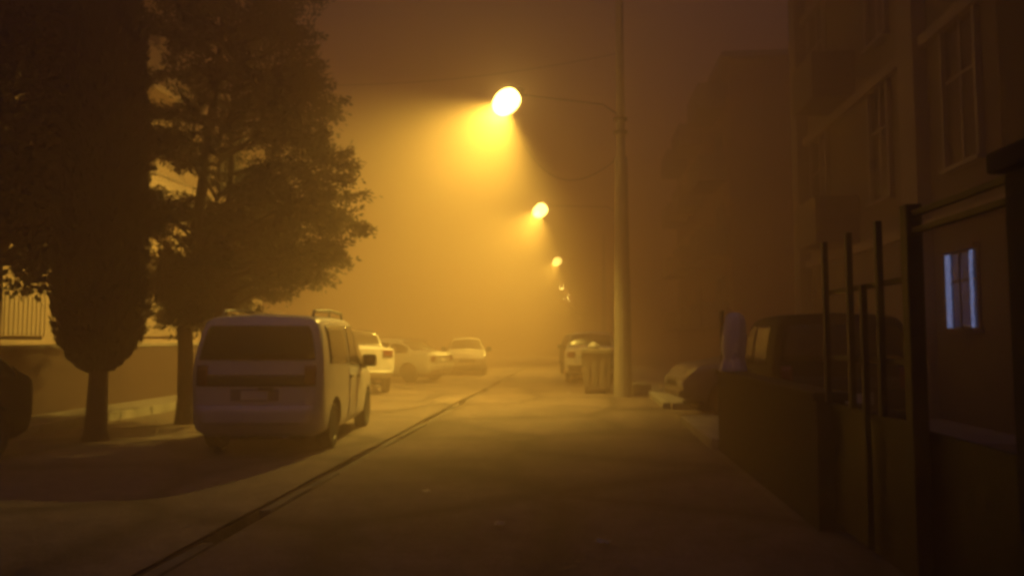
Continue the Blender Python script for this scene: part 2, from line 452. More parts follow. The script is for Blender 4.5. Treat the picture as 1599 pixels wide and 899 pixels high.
def make_car(kind, paint, label, cat, x, y, rz, name, group=None, rails=False, plate=True):
    sp = SHAPES[kind]; sh = Shell(sp['st'])
    root = thing(name, label, cat, (x, y, 0.0), rz, group)
    # body with real wheel arches
    bm = sh.body()
    body = obj('body', bm, paint, None, smooth=True)
    body.data.materials.append(M['plastic'])
    cb = bmesh.new(); r = sp['wr']
    for wy in sp['wy']:
        for sd in (1, -1):
            mtx = Matrix.Translation((sd*.80, wy, r+.02)) @ Matrix.Rotation(PI/2, 4, 'Y')
            bmesh.ops.create_cone(cb, cap_ends=True, segments=32, radius1=r*1.19, radius2=r*1.19, depth=.5, matrix=mtx)
    cut = obj('cutter', cb, paint, None)
    cut.data.materials.append(M['plastic'])
    for p in cut.data.polygons: p.material_index = 1
    md = body.modifiers.new('b', 'BOOLEAN'); md.object = cut; md.operation = 'DIFFERENCE'; md.solver = 'EXACT'
    dg = bpy.context.evaluated_depsgraph_get()
    nm = bpy.data.meshes.new_from_object(body.evaluated_get(dg))
    body.modifiers.clear()
    if len(nm.polygons) > 200: body.data = nm
    bpy.data.objects.remove(cut, do_unlink=True)
    body.parent = root
    try: body.data.set_sharp_from_angle(angle=R(38))
    except Exception: pass
    # underside pan
    ub = bmesh.new(); box(ub, -.56, .56, -sp['L']/2+.3, sp['L']/2-.3, .17, .27, .03)
    obj('underbody', ub, M['plastic'], root)
    # wheels
    tb, rb = wheel_bm(r, .19)
    tme = bpy.data.meshes.new('tyre'); tb.to_mesh(tme); tb.free(); tme.materials.append(M['tyre'])
    rme = bpy.data.meshes.new('wheel'); bmesh.ops.recalc_face_normals(rb, faces=rb.faces); rb.to_mesh(rme); rb.free(); rme.materials.append(M['rim'])
    hw = max(s[2] for s in sp['st'])
    for wy in sp['wy']:
        for sd in (1, -1):
            w = link('wheel', rme, None, root); w.location = (sd*(hw-.115), wy, r)
            if sd < 0: w.rotation_euler = (0, 0, PI)
            link('tyre', tme, None, w)
    # doors (raised skins so the shut lines show) with windows
    tb0 = 0.75
    doors = [sp['win'][1], sp['win'][2]]
    for sd in (1, -1):
        for k, (a, b) in enumerate(doors):
            b2 = min(b, 5.45)
            dr = obj('door', side_panel(sh, a-.03, b2-.03, tb0, 2.98, sd, .005, 8, 8), paint, root, smooth=True)
            obj('window', side_panel(sh, a, b, 3.10, 3.86, sd, .006, 10, 6), M['car_glass'], dr, smooth=True)
            hs = a + .14 if k == 1 else a + .12
            hp = sh.P(hs, 2.72, sd)
            hb = bmesh.new(); box(hb, hp.x-.02, hp.x+.028*1, hp.y-.09, hp.y+.09, hp.z-.018, hp.z+.018, .008)
            if sd < 0:
                hb.free(); hb = bmesh.new(); box(hb, hp.x-.028, hp.x+.02, hp.y-.09, hp.y+.09, hp.z-.018, hp.z+.018, .008)
            obj('handle', hb, M['plastic'] if kind == 'van' else paint, dr)
        a, b = sp['win'][0]
        if kind != 'pickup': obj('side_window', side_panel(sh, a, b, 3.12, 3.84, sd, .006, 8, 6), M['car_glass'], root, smooth=True)
        # sill strip
        obj('sill_trim', side_panel(sh, 2.75, 5.1, .45, .70, sd, .012, 10, 2), paint if kind == 'van' else M['plastic'], root, smooth=True)
        # mirror
        mp = sh.P(5.15, 3.05, sd)
        mb = bmesh.new(); box(mb, mp.x+sd*.02 if sd > 0 else mp.x-.24, mp.x+.24 if sd > 0 else mp.x-.02, mp.y-.09, mp.y+.07, mp.z+.0, mp.z+.19, .045, 3)
        box(mb, min(mp.x-sd*.03, mp.x+sd*.08), max(mp.x-sd*.03, mp.x+sd*.08), mp.y-.03, mp.y+.03, mp.z-.03, mp.z+.05, .01)
        obj('mirror', mb, M['plastic'], root, smooth=False)
    obj('windscreen', top_panel(sh, *sp['ws'], 4.35), M['car_glass'], root, smooth=True)
    if sp['rw']:
        obj('rear_window', top_panel(sh, *sp['rw'], 4.4), M['car_glass'], root, smooth=True)
    # front
    fz = sh.P(sh.S, 3).z
    for sd in (1, -1):
        a = sorted((sd*.55, sd*.97))
        obj('headlight', cap_panel(sh, 'front', a[0], a[1], fz-.13, fz-.005, .012), M['lamp_clear'], root, smooth=True)
    obj('grille', cap_panel(sh, 'front', -.48, .48, fz-.12, fz-.02, .008), M['plastic'], root)
    obj('front_bumper', cap_panel(sh, 'front', -.96, .96, .40, fz-.19, .035), paint, root, smooth=True)
    # rear
    if kind == 'van':
        obj('rear_window', cap_panel(sh, 'rear', -.975, .975, 1.215, 1.655, .008, 12, 8), M['car_glass'], root, smooth=True)
        obj('tailgate_trim', cap_panel(sh, 'rear', -.985, .985, .885, 1.03, .010, 12, 3), M['plastic'], root, smooth=True)
        obj('rear_bumper', cap_panel(sh, 'rear', -.985, .985, .405, .64, .05, 12, 4), paint, root, smooth=True)
        for sd in (1, -1):
            a = sorted((sd*.80, sd*.985))
            obj('tail_light', cap_panel(sh, 'rear', a[0], a[1], .90, 1.15, .014, 4, 4), M['lamp_red'], root, smooth=True)
        gb = bmesh.new(); box(gb, .05, .24, -2.075, -2.03, .84, .87, .008); obj('tailgate_handle', gb, M['plastic'], root)
        wb = bmesh.new(); tube(wb, [(.05, -2.02, 1.21), (.02, -2.045, 1.22), (-.30, -2.03, 1.27)], [.012, .01, .006], 6); obj('wiper', wb, M['plastic'], root)
        pz = .77; zb = .66
    else:
        bz = sh.P(0, 3).z
        for sd in (1, -1):
            a = sorted((sd*.66, sd*.985))
            hi = bz+.04
            obj('tail_light', cap_panel(sh, 'rear', a[0], a[1], bz-.15, hi, .012, 4, 4), M['lamp_red'], root, smooth=True)
        dark_b = kind == 'suv'
        obj('rear_bumper', cap_panel(sh, 'rear', -.99, .99, .40, .62, .05, 12, 4), M['plastic'] if dark_b else paint, root, smooth=True)
        pz = .75 if kind == 'sedan' else .72; zb = .62
    if plate:
        if kind == 'van':
            obj('plate_recess', cap_panel(sh, 'rear', -.40, .40, .70, .85, .007, 8, 4), M['grey_paint'], root)
        yy = sh.cap('rear', 0, sh.z2t('rear', pz)).y
        pb = bmesh.new(); box(pb, -.17, .17, yy-.024, yy+.01, pz-.055, pz+.055, .006); pl = obj('licence_plate', pb, M['plate'], root)
    # exhaust
    eb = bmesh.new(); tube(eb, [(.38, -sp['L']/2+.35, .24), (.38, -sp['L']/2-.02, .235)], .028, 10)
    obj('exhaust_pipe', eb, M['chrome'], root, smooth=True)
    if rails:
        for sd in (1, -1):
            rbm = bmesh.new(); xx = sd*.60
            zt = 1.775
            pts = [(xx, -1.55, zt+.0), (xx, -1.50, zt+.085), (xx, -.6, zt+.115), (xx, .15, zt+.095), (xx, .24, zt-.01)]
            tube(rbm, pts, .019, 8)
            tube(rbm, [(xx, -.62, zt-.02), (xx, -.62, zt+.11)], .014, 6)
            obj('roof_rail', rbm, M['galv'], root, smooth=True)
    return root

make_car('van', M['white_paint'], 'white van with roof rails parked beside the gutter, rear towards us', 'van', -4.31, 11.17, R(6.0), 'parked_van', rails=True)
make_car('pickup', M['white_paint'], 'white pickup just beyond the van, its flat tailgate showing past the mirror', 'pickup', -6.65, 21.45, R(23), 'parked_pickup')
make_car('sedan', M['silver_paint'], 'silver saloon parked nose to the left wall, tail out beyond the white pickup', 'car', -6.6, 25.8, R(68), 'parked_car', 'cars parked on the left verge')
make_car('hatch', M['pale_paint'], 'pale hatchback fading into the fog, furthest car on the left side', 'car', -4.8, 31.4, R(190), 'parked_car', 'cars parked on the left verge')
make_car('suv', M['white_paint'], 'white high-roofed car with dark lower bumper, behind the rubbish container', 'car', 0.45, 26.6, R(-3), 'parked_car', 'cars parked on the right side')
make_car('suv', M['dark_paint'], 'dark car hidden mostly behind the white high-roofed car in fog', 'car', 0.1, 32.6, R(-2), 'parked_car', 'cars parked on the right side')
make_car('suv', M['grey_paint'], 'dark grey high car parked across the right pavement, nose to the road', 'car', 3.88, 14.85, R(97), 'parked_car', 'cars parked on the right side')
make_car('hatch', M['dark_paint'], 'black hatchback cut off by the left edge of the photo', 'car', -7.87, 7.25, R(180), 'parked_car', 'cars parked on the left verge')
make_car('van', M['dark_paint'], 'dark van standing in the yard behind the low wall', 'van', 3.35, 11.4, R(-4), 'parked_van')

# ------------------------------------------------------------------ street lamps
LAMP_COL = (1.0, 0.655, 0.088)
def street_lamp(label, px, py, lx, ly, lz, power, H=13.0, gs=.88, lens='lens', group='sodium street lamps down the road'):
    root = thing('street_lamp', label, 'street lamp', (px, py, 0), 0, group)
    bm = bmesh.new()
    n = 12
    tube(bm, [(0, 0, -.1), (0, 0, .6), (0, 0, 6.2)], [.25, .23, .165], 14)
    tube(bm, [(0, 0, 6.201), (0, 0, H)], [.115, .085], 14)
    obj('pole', bm, M['concrete'], root, smooth=False)
    d = Vector((lx-px, ly-py, 0)); ln = d.length; d.normalize()
    bm = bmesh.new()
    zt = lz+.16
    pts = [Vector((0, 0, zt-.75)), Vector((0, 0, zt-.2)) + d*.12, Vector((0, 0, zt)) + d*.5, Vector((0, 0, zt+.04)) + d*(ln-.35)]
    tube(bm, pts, [.020, .020, .017, .014], 10)
    for z in (zt-.7, zt-.35): tube(bm, [(0, 0, z-.03), (0, 0, z+.03)], .18, 12)
    obj('bracket_arm', bm, M['metal'], root, smooth=True)
    # head: local frame, long axis along d dipped, mouth turned to the near left
    axis = (d + Vector((0, 0, -.95))).normalized()
    dn = Vector((-.35, -.12, -.93)); dn = (dn - axis*dn.dot(axis)).normalized()
    sidev = axis.cross(dn).normalized()
    Mh = Matrix((sidev, dn, axis)).transposed().to_4x4(); Mh.translation = Vector((lx-px, ly-py, lz)); Mh = Mh @ Matrix.Scale(gs, 4)
    bm = bmesh.new()
    lathe(bm, [(.05, -.62), (.10, -.60), (.13, -.50), (.20, -.42), (.235, -.34), (.235, -.325), (.19, -.33)], 24, Mh)
    tube(bm, [Mh @ Vector((0, 0, -.58)), Vector((0, 0, zt+.04)) + d*(ln-.40)], [.05, .03], 8)
    hd = obj('lamp_head', bm, M['galv'], root, smooth=True)
    bm = bmesh.new()
    lathe(bm, [(.20, -.322), (.27, -.26), (.325, -.14), (.345, 0), (.335, .14), (.29, .28), (.21, .39), (.11, .455), (.02, .47)], 32, Mh)
    obj('lens', bm, M[lens], hd, smooth=True)
    # the lamp itself, hung just under the bowl
    li = bpy.data.lights.new('lamp_light', 'SPOT'); li.energy = power; li.color = LAMP_COL
    li.spot_size = R(SPOT); li.spot_blend = BLEND; li.shadow_soft_size = .09
    lo = bpy.data.objects.new('lamp_light', li); col.objects.link(lo); lo.parent = hd
    aim = Vector(AIM).normalized()
    lo.location = Mh @ Vector((0, 0, .12))
    lo.rotation_euler = aim.to_track_quat('-Z', 'Y').to_euler()
    return root

SPOT, BLEND, AIM = 138, .75, (-.50, .0, -.866)
POW = 13600
street_lamp('nearest street lamp, glowing over the van, on the tall concrete pole beside the container', 1.10, 19.4, -1.77, 18.2, 7.4, POW, 13.5)
street_lamp('second nearest glowing street lamp, lower and smaller than the first', 1.80, 34.6, -1.76, 34.2, 7.4, POW, 9.5)
street_lamp('third glowing street lamp, a small round light above the far road', 1.9, 58.2, -1.69, 57.7, 7.4, POW, 9.5)
street_lamp('fourth street lamp, upper of two tiny lights deep in fog', 1.9, 89.4, -2.1, 89.0, 7.4, POW*.5, 9.5, .62, 'lens_bare')
street_lamp('furthest street lamp, lower of two tiny lights deep in fog', 1.9, 111.4, -1.6, 111, 7.4, POW*.5, 9.5, .62, 'lens_bare_far')

# overhead cables
def cable(label, a, b, sag, r=.012, n=20):
    a, b = Vector(a), Vector(b); bm = bmesh.new()
    pts = [a.lerp(b, k/n) - Vector((0, 0, sag*4*(k/n)*(1-k/n))) for k in range(n+1)]
    tube(bm, pts, r, 6)
    return tag(obj('overhead_cable', bm, M['cable'], smooth=True), label, 'cable', 'overhead cables by the tall pole')
cable('upper overhead cable running from the tall pole across the street', (1.10, 19.28, 8.95), (-11.5, 21, 9.3), .5, .006)
cable('lower cable sagging away from the collar of the tall pole', (1.0, 19.3, 6.15), (-2.6, 32, 10.4), 1.2, .012)
cable('overhead cable running along the road between tall pole and next pole', (1.10, 19.5, 8.9), (1.8, 34.55, 9.3), .5)

# ------------------------------------------------------------------ trees
def leaf(bm, p, d, ln, wd, up=None):
    d = d.normalized()
    a = d.cross(Vector((rng.gauss(0, 1), rng.gauss(0, 1), rng.gauss(0, 1))))
    if a.length < 1e-4: return
    a.normalize()
    q = p + d*ln
    m = p + d*ln*.5
    bm.faces.new((bm.verts.new(p), bm.verts.new(m + a*wd), bm.verts.new(q), bm.verts.new(m - a*wd)))

def cypress(label, x, y, H, z0, rad):
    root = thing('cypress_tree', label, 'tree', (x, y, 0), 0)
    bm = bmesh.new()
    tube(bm, [(0, 0, -.1), (0, 0, .15), (.02, .0, 1.2), (0, .02, 3), (0, 0, H*.8)], [.24, .15, .12, .09, .03], 12)
    obj('trunk', bm, M['bark'], root, smooth=True)
    bm = bmesh.new()
    def prof(h):
        f = (h-z0)/(H-z0)
        lo = min(1, (.18 + f*6.0)) if f < .14 else 1
        lo = min(1.0, .16 + .84*(f/.065)**.55) if f < .065 else 1.0
        return rad*lo*(1 if f < .45 else max(.02, (1-(f-.45)/.55)**.75))
    def rr(a, h):
        return prof(h)*(1+.10*noise.noise(Vector((math.cos(a)*1.6, math.sin(a)*1.6, h*1.1)))+.06*noise.noise(Vector((math.cos(a)*4, math.sin(a)*4, h*3))))
    # inner mass
    hs = [z0+.08+(H-z0-.12)*k/60 for k in range(61)]
    rings = []
    for h in hs:
        rings.append([bm.verts.new((rr(2*PI*k/24, h)*.86*math.cos(2*PI*k/24), rr(2*PI*k/24, h)*.86*math.sin(2*PI*k/24), h)) for k in range(24)])
    for A, B in zip(rings, rings[1:]):
        for k in range(24): bm.faces.new((A[k], A[(k+1) % 24], B[(k+1) % 24], B[k]))
    bm.faces.new(rings[0]); bm.faces.new(rings[-1])
    for _ in range(20000):
        f = rng.random()**1.15; h = z0+(H-z0)*f
        a = rng.uniform(0, 2*PI); r = rr(a, h)*rng.uniform(.78, 1.0)
        p = Vector((r*math.cos(a), r*math.sin(a), h))
        d = Vector((math.cos(a)*.45+rng.gauss(0, .25), math.sin(a)*.45+rng.gauss(0, .25), 1))
        leaf(bm, p, d, rng.uniform(.07, .17), rng.uniform(.012, .028))
    obj('crown', bm, M['cypress'], root)

def sprays(bm, tips, nleaf, lr, wr, drop, spread):
    for (p0, p1) in tips:
        ax = p1-p0
        for _ in range(nleaf):
            f = rng.random()**.7
            p = p0 + ax*f + Vector((rng.gauss(0, spread), rng.gauss(0, spread), rng.gauss(0, spread*.7)))
            d = ax.normalized()*.7 + Vector((rng.gauss(0, .5), rng.gauss(0, .5), rng.gauss(0, .4)-drop))
            leaf(bm, p, d, rng.uniform(*lr), rng.uniform(*wr))

def tree(name, label, x, y, stems, branches, matl, nleaf, lr, wr, drop=.1, spread=.12, sub=4, group=None, twl=.45):
    """stems: list of point lists with radii; branches: (start, end) of limbs carrying sprays"""
    root = thing(name, label, 'tree', (x, y, 0), 0, group)
    bm = bmesh.new()
    for pts, rad in stems: tube(bm, pts, rad, 10)
    tips = []
    for (a, b) in branches:
        a, b = Vector(a), Vector(b)
        mid = a.lerp(b, .5) + Vector((rng.gauss(0, .08), rng.gauss(0, .08), .12))
        tube(bm, [a, mid, b], [.045, .028, .010], 6, cap=False)
        for k in range(sub):
            f = rng.uniform(.3, 1.0)
            s = a.lerp(mid, f*2) if f < .5 else mid.lerp(b, f*2-1)
            dr = (b-a).normalized() + Vector((rng.gauss(0, .75), rng.gauss(0, .75), rng.gauss(.05, .5)))
            e = s + dr.normalized()*rng.uniform(.5, 1.3)*twl
            tube(bm, [s, s.lerp(e, .5)+Vector((0, 0, .02)), e], [.012, .009, .004], 5, cap=False)
            tips.append((s, e))
        tips.append((mid, b))
    obj('trunk', bm, matl[0], root, smooth=True)
    bm = bmesh.new(); sprays(bm, tips, nleaf, lr, wr, drop, spread)
    obj('crown', bm, matl[1], root)
    return root

cypress('tall dark columnar cypress standing left of the van', -7.05, 10.4, 9.4, .98, .60)

# big ragged conifer behind the van: two stems
br = []
def crown_r(z):   # half widths (left, right) about x=0 at tree base x=-7.0
    if z < 2.9: return (1.1 + (z-2.0)*.4, 1.2 + (z-2.0)*1.9)
    if z < 4.6: return (1.6, 2.95)
    if z < 6: return (1.6, 2.95-(z-4.6)*.6)
    return (max(.15, 1.6-(z-6)*1.1), max(.7, 2.15-(z-6)*.10))
for k in range(105):
    z = 2.1 + (k/105)*8.2
    l, r = crown_r(z)
    a = rng.uniform(0, 2*PI)
    ext = (r if math.cos(a) > 0 else l)*abs(math.cos(a)) + 1.5*abs(math.sin(a))
    ext *= rng.uniform(.42, 1.08)
    sx = -.1 + .35*(z > 4) + .25*(z > 6.2)
    s = Vector((sx, 0, z-.1))
    e = Vector((sx*.5+ext*math.cos(a), ext*math.sin(a), z + rng.uniform(-.15, .55)))
    br.append((s, e))
for (ex, ez) in ((3.15, 4.4), (3.3, 3.8), (3.1, 3.3), (2.95, 5.0), (2.6, 5.4), (2.4, 6.6), (3.2, 4.1), (2.5, 2.7), (2.8, 3.0), (2.2, 7.1)):
    br.append((Vector((.6, 0, ez-.6)), Vector((ex, rng.uniform(-.5, .5), ez))))
for k in range(20):
    a = rng.uniform(0, 2*PI); z = rng.uniform(1.9, 3.0); sx = rng.choice((-.38, -.38, .25))
    br.append((Vector((sx, 0, z+.35)), Vector((sx+rng.uniform(.25, .75)*math.cos(a), rng.uniform(.25, .7)*math.sin(a), z))))
for k in range(24):
    a = PI/2 + rng.uniform(-1.1, .1); z = rng.uniform(2.0, 4.2)
    br.append((Vector((-.1, 0, z-.1)), Vector((2.5*math.cos(a)*rng.uniform(.6, 1), 2.5*math.sin(a)*rng.uniform(.55, 1), z+rng.uniform(-.1, .3)))))
for k in range(16):
    z = rng.uniform(2.6, 8.6); r_ = crown_r(z)[1]
    br.append((Vector((.4, 0, z-.2)), Vector((r_*rng.uniform(.98, 1.10), rng.uniform(-.7, .7), z+rng.uniform(.1, .5)))))
con = tree('conifer_tree', 'big ragged dark conifer rising behind the white van', -6.55, 12.5,
     [([(-.35, 0, -.4), (-.35, 0, .3), (-.42, 0, 2.0), (-.05, 0, 5), (.45, 0, 9.5)], [.24, .17, .14, .11, .03]),
      ([(-.3, .1, .1), (.15, .1, 1.2), (.32, .1, 2.4), (.5, .1, 5), (.6, 0, 8.5)], [.12, .10, .09, .07, .03])],
     br, (M['bark'], M['pine']), 84, (.08, .18), (.012, .030), .1, .08, 6, twl=.65)

con.scale = (.82, .873, .873); con.location.z = .19
# broad-leaved tree on the far left, trunk out of the frame
br = []
for k in range(120):
    a = rng.uniform(0, 2*PI); z = 3.55 + 5*rng.random()**1.6
    e = Vector((2.0*math.cos(a)*rng.uniform(.4, 1), 1.6*math.sin(a)*rng.uniform(.4, 1), z))
    br.append((Vector((0, 0, max(2.2, z-1.0))), e))
br.append((Vector((.8, .2, 3.4)), Vector((1.3, -.2, 2.6)))); br.append((Vector((1.0, .2, 3.4)), Vector((.85, -.3, 2.25))))
tree('broadleaf_tree', 'dark leafy tree at the left edge with leaves hanging down', -9.25, 10.9,
     [([(0, 0, -.1), (0, 0, .3), (.05, 0, 2.2), (0, 0, 7.5)], [.26, .18, .15, .04])],
     br, (M['bark'], M['broad']), 85, (.09, .15), (.03, .055), .35, .18, 5)

# ------------------------------------------------------------------ left side: garden wall + building
w = thing('garden_wall', 'low plastered garden wall behind the cypress and the van', 'wall', (-9.5, 0, 0))
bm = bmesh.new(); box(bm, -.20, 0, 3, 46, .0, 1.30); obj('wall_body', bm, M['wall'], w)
bm = bmesh.new(); box(bm, -.24, .04, 2.96, 46.04, 1.302, 1.375, .012); obj('coping', bm, M['pave'], w)

def ribbed(bm, x, y0, y1, z0, z1, step=.115, dep=.03):
    n = max(2, int((y1-y0)/step)); st = (y1-y0)/n
    box(bm, x-.06, x, y0, y1, z0, z1)
    for k in range(n): box(bm, x+.0005, x+dep, y0+k*st+.016, y0+(k+1)*st-.016, z0+.01, z1-.01)

def left_block(label, x, y0, y1, H, wallm, nst, parapet):
    root = thing('apartment_block', label, 'building', (x, 0, 0))
    bm = bmesh.new(); box(bm, -9, 0, y0, y1, 0, H); obj('wall', bm, wallm, root)
    st = 3.2
    for k in range(nst):
        zf = 1.30 + k*st                        # balcony floor level
        yy = y0
        while yy + 3.4 < y1:
            bb = bmesh.new(); box(bb, .003, 1.05, yy, yy+3.4, zf, zf+.16, .008)
            bal = obj('balcony', bb, M['render'], root)
            pb = bmesh.new(); ribbed(pb, 1.03, yy+.03, yy+3.37, zf+.225, zf+1.0); box(pb, .005, .97, yy+.02, yy+.07, zf+.162, zf+.99); box(pb, .005, .97, yy+3.33, yy+3.38, zf+.162, zf+.99)
            obj('parapet', pb, M['panel'], bal)
            rb = bmesh.new(); tube(rb, [(1.0, yy+.03, zf+1.10), (1.0, yy+3.37, zf+1.10)], .028, 8)
            for q in range(5): tube(rb, [(1.0, yy+.1+q*.8, zf+.98), (1.0, yy+.1+q*.8, zf+1.09)], .016, 6)
            obj('handrail', rb, M['frame'], bal)
            # balcony door + window
            db = bmesh.new(); box(db, .003, .045, yy+1.9, yy+2.75, zf+.17, zf+2.35, .006)
            d_ = obj('window', db, M['frame'], root)
            gb = bmesh.new(); box(gb, .046, .055, yy+1.99, yy+2.66, zf+.28, zf+2.26); obj('pane', gb, M['glass'], d_)
            yy += 5.9
    bm = bmesh.new(); box(bm, -9.2, .3, y0-.2, y1+.2, H+.002, H+.3); obj('roof', bm, M['pave'], root)
    return root
left_block('cream apartment block with ribbed balcony fronts behind the left garden wall', -11.53, 4.6, 26.2, 17.5, M['render'], 5, True)

# ------------------------------------------------------------------ right side: buildings
def facade_window(root, y0, y1, z0, z1, m_frame=None, dp=.10):
    fr = bmesh.new()
    m_frame = m_frame or M['frame']
    t = .07
    # surround proud of the facade (facade at x=0, facing -x)
    box(fr, -dp, -.003, y0-t, y0, z0, z1); box(fr, -dp, -.003, y1, y1+t, z0, z1)
    box(fr, -.12, -.003, y0-t-.02, y1+t+.02, z1+.001, z1+.09); box(fr, -.16, -.003, y0-t-.05, y1+t+.05, z0-.07, z0-.001)
    ym = (y0+y1)/2
    box(fr, -.045, -.004, ym-.025, ym+.025, z0+.001, z1-.001)
    box(fr, -.043, -.006, y0+.001, ym-.026, z0+(z1-z0)*.62-.02, z0+(z1-z0)*.62+.02)
    box(fr, -.043, -.006, ym+.026, y1-.001, z0+(z1-z0)*.62-.02, z0+(z1-z0)*.62+.02)
    w_ = obj('window', fr, m_frame, root)
    gb = bmesh.new(); box(gb, -.025, -.007, y0+.002, y1-.002, z0+.002, z1-.002); obj('pane', gb, M['glass'], w_)
    return w_

root = thing('apartment_block', 'tall grey apartment block over the dark yard on the right', 'building', (6.2, 0, 0))
bm = bmesh.new(); box(bm, 0, 9, 11.4, 21.0, 0, 17); obj('wall', bm, M['grey_render'], root)
bm = bmesh.new(); box(bm, .004, 8.99, 2.0, 11.398, 0, 16.99); w_ = obj('wall', bm, M['dark_wall'], root); w_['label'] = 'near stretch of facade, shade put into its colour'  # darker colour stands in for shade on the near part
for (ya, yb, dep) in ((20.5, 21.05, .30), (13.6, 14.25, .25), (6.5, 7.1, .25)):
    bm = bmesh.new(); box(bm, -dep, -.003, ya, yb, 0, 16.9); obj('pilaster', bm, M['pale_render'], root)
for k in range(5):
    z0 = 4.1 + k*3.3
    for (ya, yb) in ((18.9, 20.1), (15.2, 16.1), (11.9, 12.9), (9.2, 10.4), (7.7, 8.7)):
        facade_window(root, ya, yb, z0+.2, z0+2.55)
    bm = bmesh.new(); box(bm, -.16, -.004, 2.0, 6.49, z0-.75, z0-.55); box(bm, -.16, -.004, 7.11, 13.59, z0-.75, z0-.55); box(bm, -.16, -.004, 14.26, 20.49, z0-.75, z0-.55)
    obj('storey_band', bm, M['pale_render'], root)
    bb = bmesh.new(); box(bb, -.95, -.005, 17.0, 18.5, z0-.50, z0-.36); box(bb, -.95, -.87, 17.0, 18.5, z0-.355, z0+.55); box(bb, -.865, -.005, 17.0, 17.08, z0-.355, z0+.55); box(bb, -.865, -.005, 18.42, 18.5, z0-.355, z0+.55)
    obj('balcony', bb, M['grey_render'], root)
# ground-floor window with a blue light string
fr = facade_window(root, 12.2, 13.15, 1.64, 2.9, M['grey_render'], .03)
for (ya, yb) in ((12.24, 12.33), (12.95, 13.11)):
    bm = bmesh.new(); box(bm, -.062, -.047, ya, yb, 1.66, 2.88, .004); obj('light_string', bm, M['blue_led'], fr)
bm = bmesh.new(); box(bm, -.036, -.0275, 12.37, 12.92, 1.68, 2.86); obj('lit_curtain', bm, M['blue_curtain'], fr)
bm = bmesh.new(); box(bm, -.2, 9.2, 1.8, 21.2, 17.002, 17.3); obj('roof', bm, M['pave'], root)

root = thing('apartment_block', 'hazy block beyond the first right-hand building, with balconies over the road', 'building', (6.0, 0, 0))
bm = bmesh.new(); box(bm, 0, 9, 30, 46, 0, 12.7); obj('wall', bm, M['red_render'], root)
bm = bmesh.new(); box(bm, -.25, 9.2, 29.8, 46.2, 12.702, 12.95); obj('roof', bm, M['pave'], root)
for k in range(4):
    z0 = 1.0 + k*3.0
    for ya in (30.6, 36.5, 41.5):
        bb = bmesh.new(); box(bb, -1.1, -.005, ya, ya+3, z0+.9, z0+1.05); box(bb, -1.1, -1.0, ya, ya+3, z0+1.052, z0+1.95); box(bb, -.995, -.005, ya, ya+.1, z0+1.052, z0+1.95)
        obj('balcony', bb, M['pale_render'], root)
        facade_window(root, ya+.8, ya+2.1, z0+1.2, z0+3.0)

# low wall, gate fence, pillar at right foreground
w = thing('yard_wall', 'low dark plastered wall along the right roadside, white bundle on its end', 'wall', (1.86, 0, 0))
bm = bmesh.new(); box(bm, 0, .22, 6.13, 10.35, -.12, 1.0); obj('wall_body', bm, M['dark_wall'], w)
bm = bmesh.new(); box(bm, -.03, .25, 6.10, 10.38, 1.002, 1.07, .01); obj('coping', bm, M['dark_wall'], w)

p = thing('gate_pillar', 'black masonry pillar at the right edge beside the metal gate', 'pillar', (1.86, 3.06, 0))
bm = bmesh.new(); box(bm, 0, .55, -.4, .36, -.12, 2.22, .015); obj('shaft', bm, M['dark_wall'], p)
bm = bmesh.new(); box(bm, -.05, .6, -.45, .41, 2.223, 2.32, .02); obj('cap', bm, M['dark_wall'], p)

g = thing('metal_gate', 'black metal gate with spaced uprights and a thick post on the right', 'gate', (1.92, 0, 0))
bm = bmesh.new(); box(bm, -.045, .045, 4.44, 4.53, -.1, 2.27, .006); obj('gate_post', bm, M['metal'], g)
for z in (2.21, 2.11):
    bm = bmesh.new(); box(bm, -.018, .018, 3.43, 4.438, z-.018, z+.018, .004); obj('top_rail', bm, M['metal'], g)
for y in (4.97, 5.5, 6.02):
    bm = bmesh.new(); box(bm, -.02, .02, y-.022, y+.022, 1.0, 2.25, .004); obj('upright', bm, M['metal'], g)
for y in (5.25,):
    bm = bmesh.new(); box(bm, -.02, .02, y-.02, y+.02, .1, 1.86, .004); obj('upright', bm, M['metal'], g)
for z in (1.85, 1.35, .98):
    bm = bmesh.new(); box(bm, .024, .05, 4.532, 6.08, z-.018, z+.018, .004); obj('cross_rail', bm, M['metal'], g)
bm = bmesh.new(); box(bm, .051, .075, 3.44, 6.08, .06, .97); obj('lower_sheet', bm, M['metal'], g)

bm = bmesh.new(); tube(bm, [(1.90, 10.2, -.1), (1.90, 10.2, 1.86)], .03, 8)
tag(obj('steel_post', bm, M['metal']), 'thin dark post at the far end of the low right wall', 'post')

# white wrapped bundle standing on the wall end
s = thing('wrapped_bundle', 'white plastic-wrapped bundle standing on the end of the low right wall', 'bundle', (1.97, 9.72, 1.07))
bm = bmesh.new()
def wob(a, z):
    c, sn = math.cos(a), math.sin(a)
    sq = 1/max(abs(c), abs(sn), .78*(abs(c)+abs(sn)))           # squarish plan
    return .9*sq*(1 + .07*noise.noise(Vector((c*2.2, sn*2.2, z*5))) + .045*noise.noise(Vector((c*6, sn*6, z*11))) + .03*math.sin(7*a+z*16))
def bundle_x(z): return -.03 + .045*z
lathe(bm, [(.185, .004), (.19, .02), (.178, .06), (.165, .11), (.150, .15), (.138, .175), (.146, .20), (.16, .25), (.166, .32), (.165, .40), (.16, .48), (.152, .56), (.142, .63), (.125, .69), (.09, .73), (.04, .748)], 44, None, wob)
for v in bm.verts: v.co.x += bundle_x(v.co.z); v.co.y *= .8
obj('wrapping', bm, M['bag'], s, smooth=True)
bm = bmesh.new(); lathe(bm, [(.128, .170), (.139, .174), (.139, .180), (.128, .184)], 24)
for v in bm.verts: v.co.x += bundle_x(v.co.z); v.co.y *= .82
obj('tie_cord', bm, M['bag'], s)

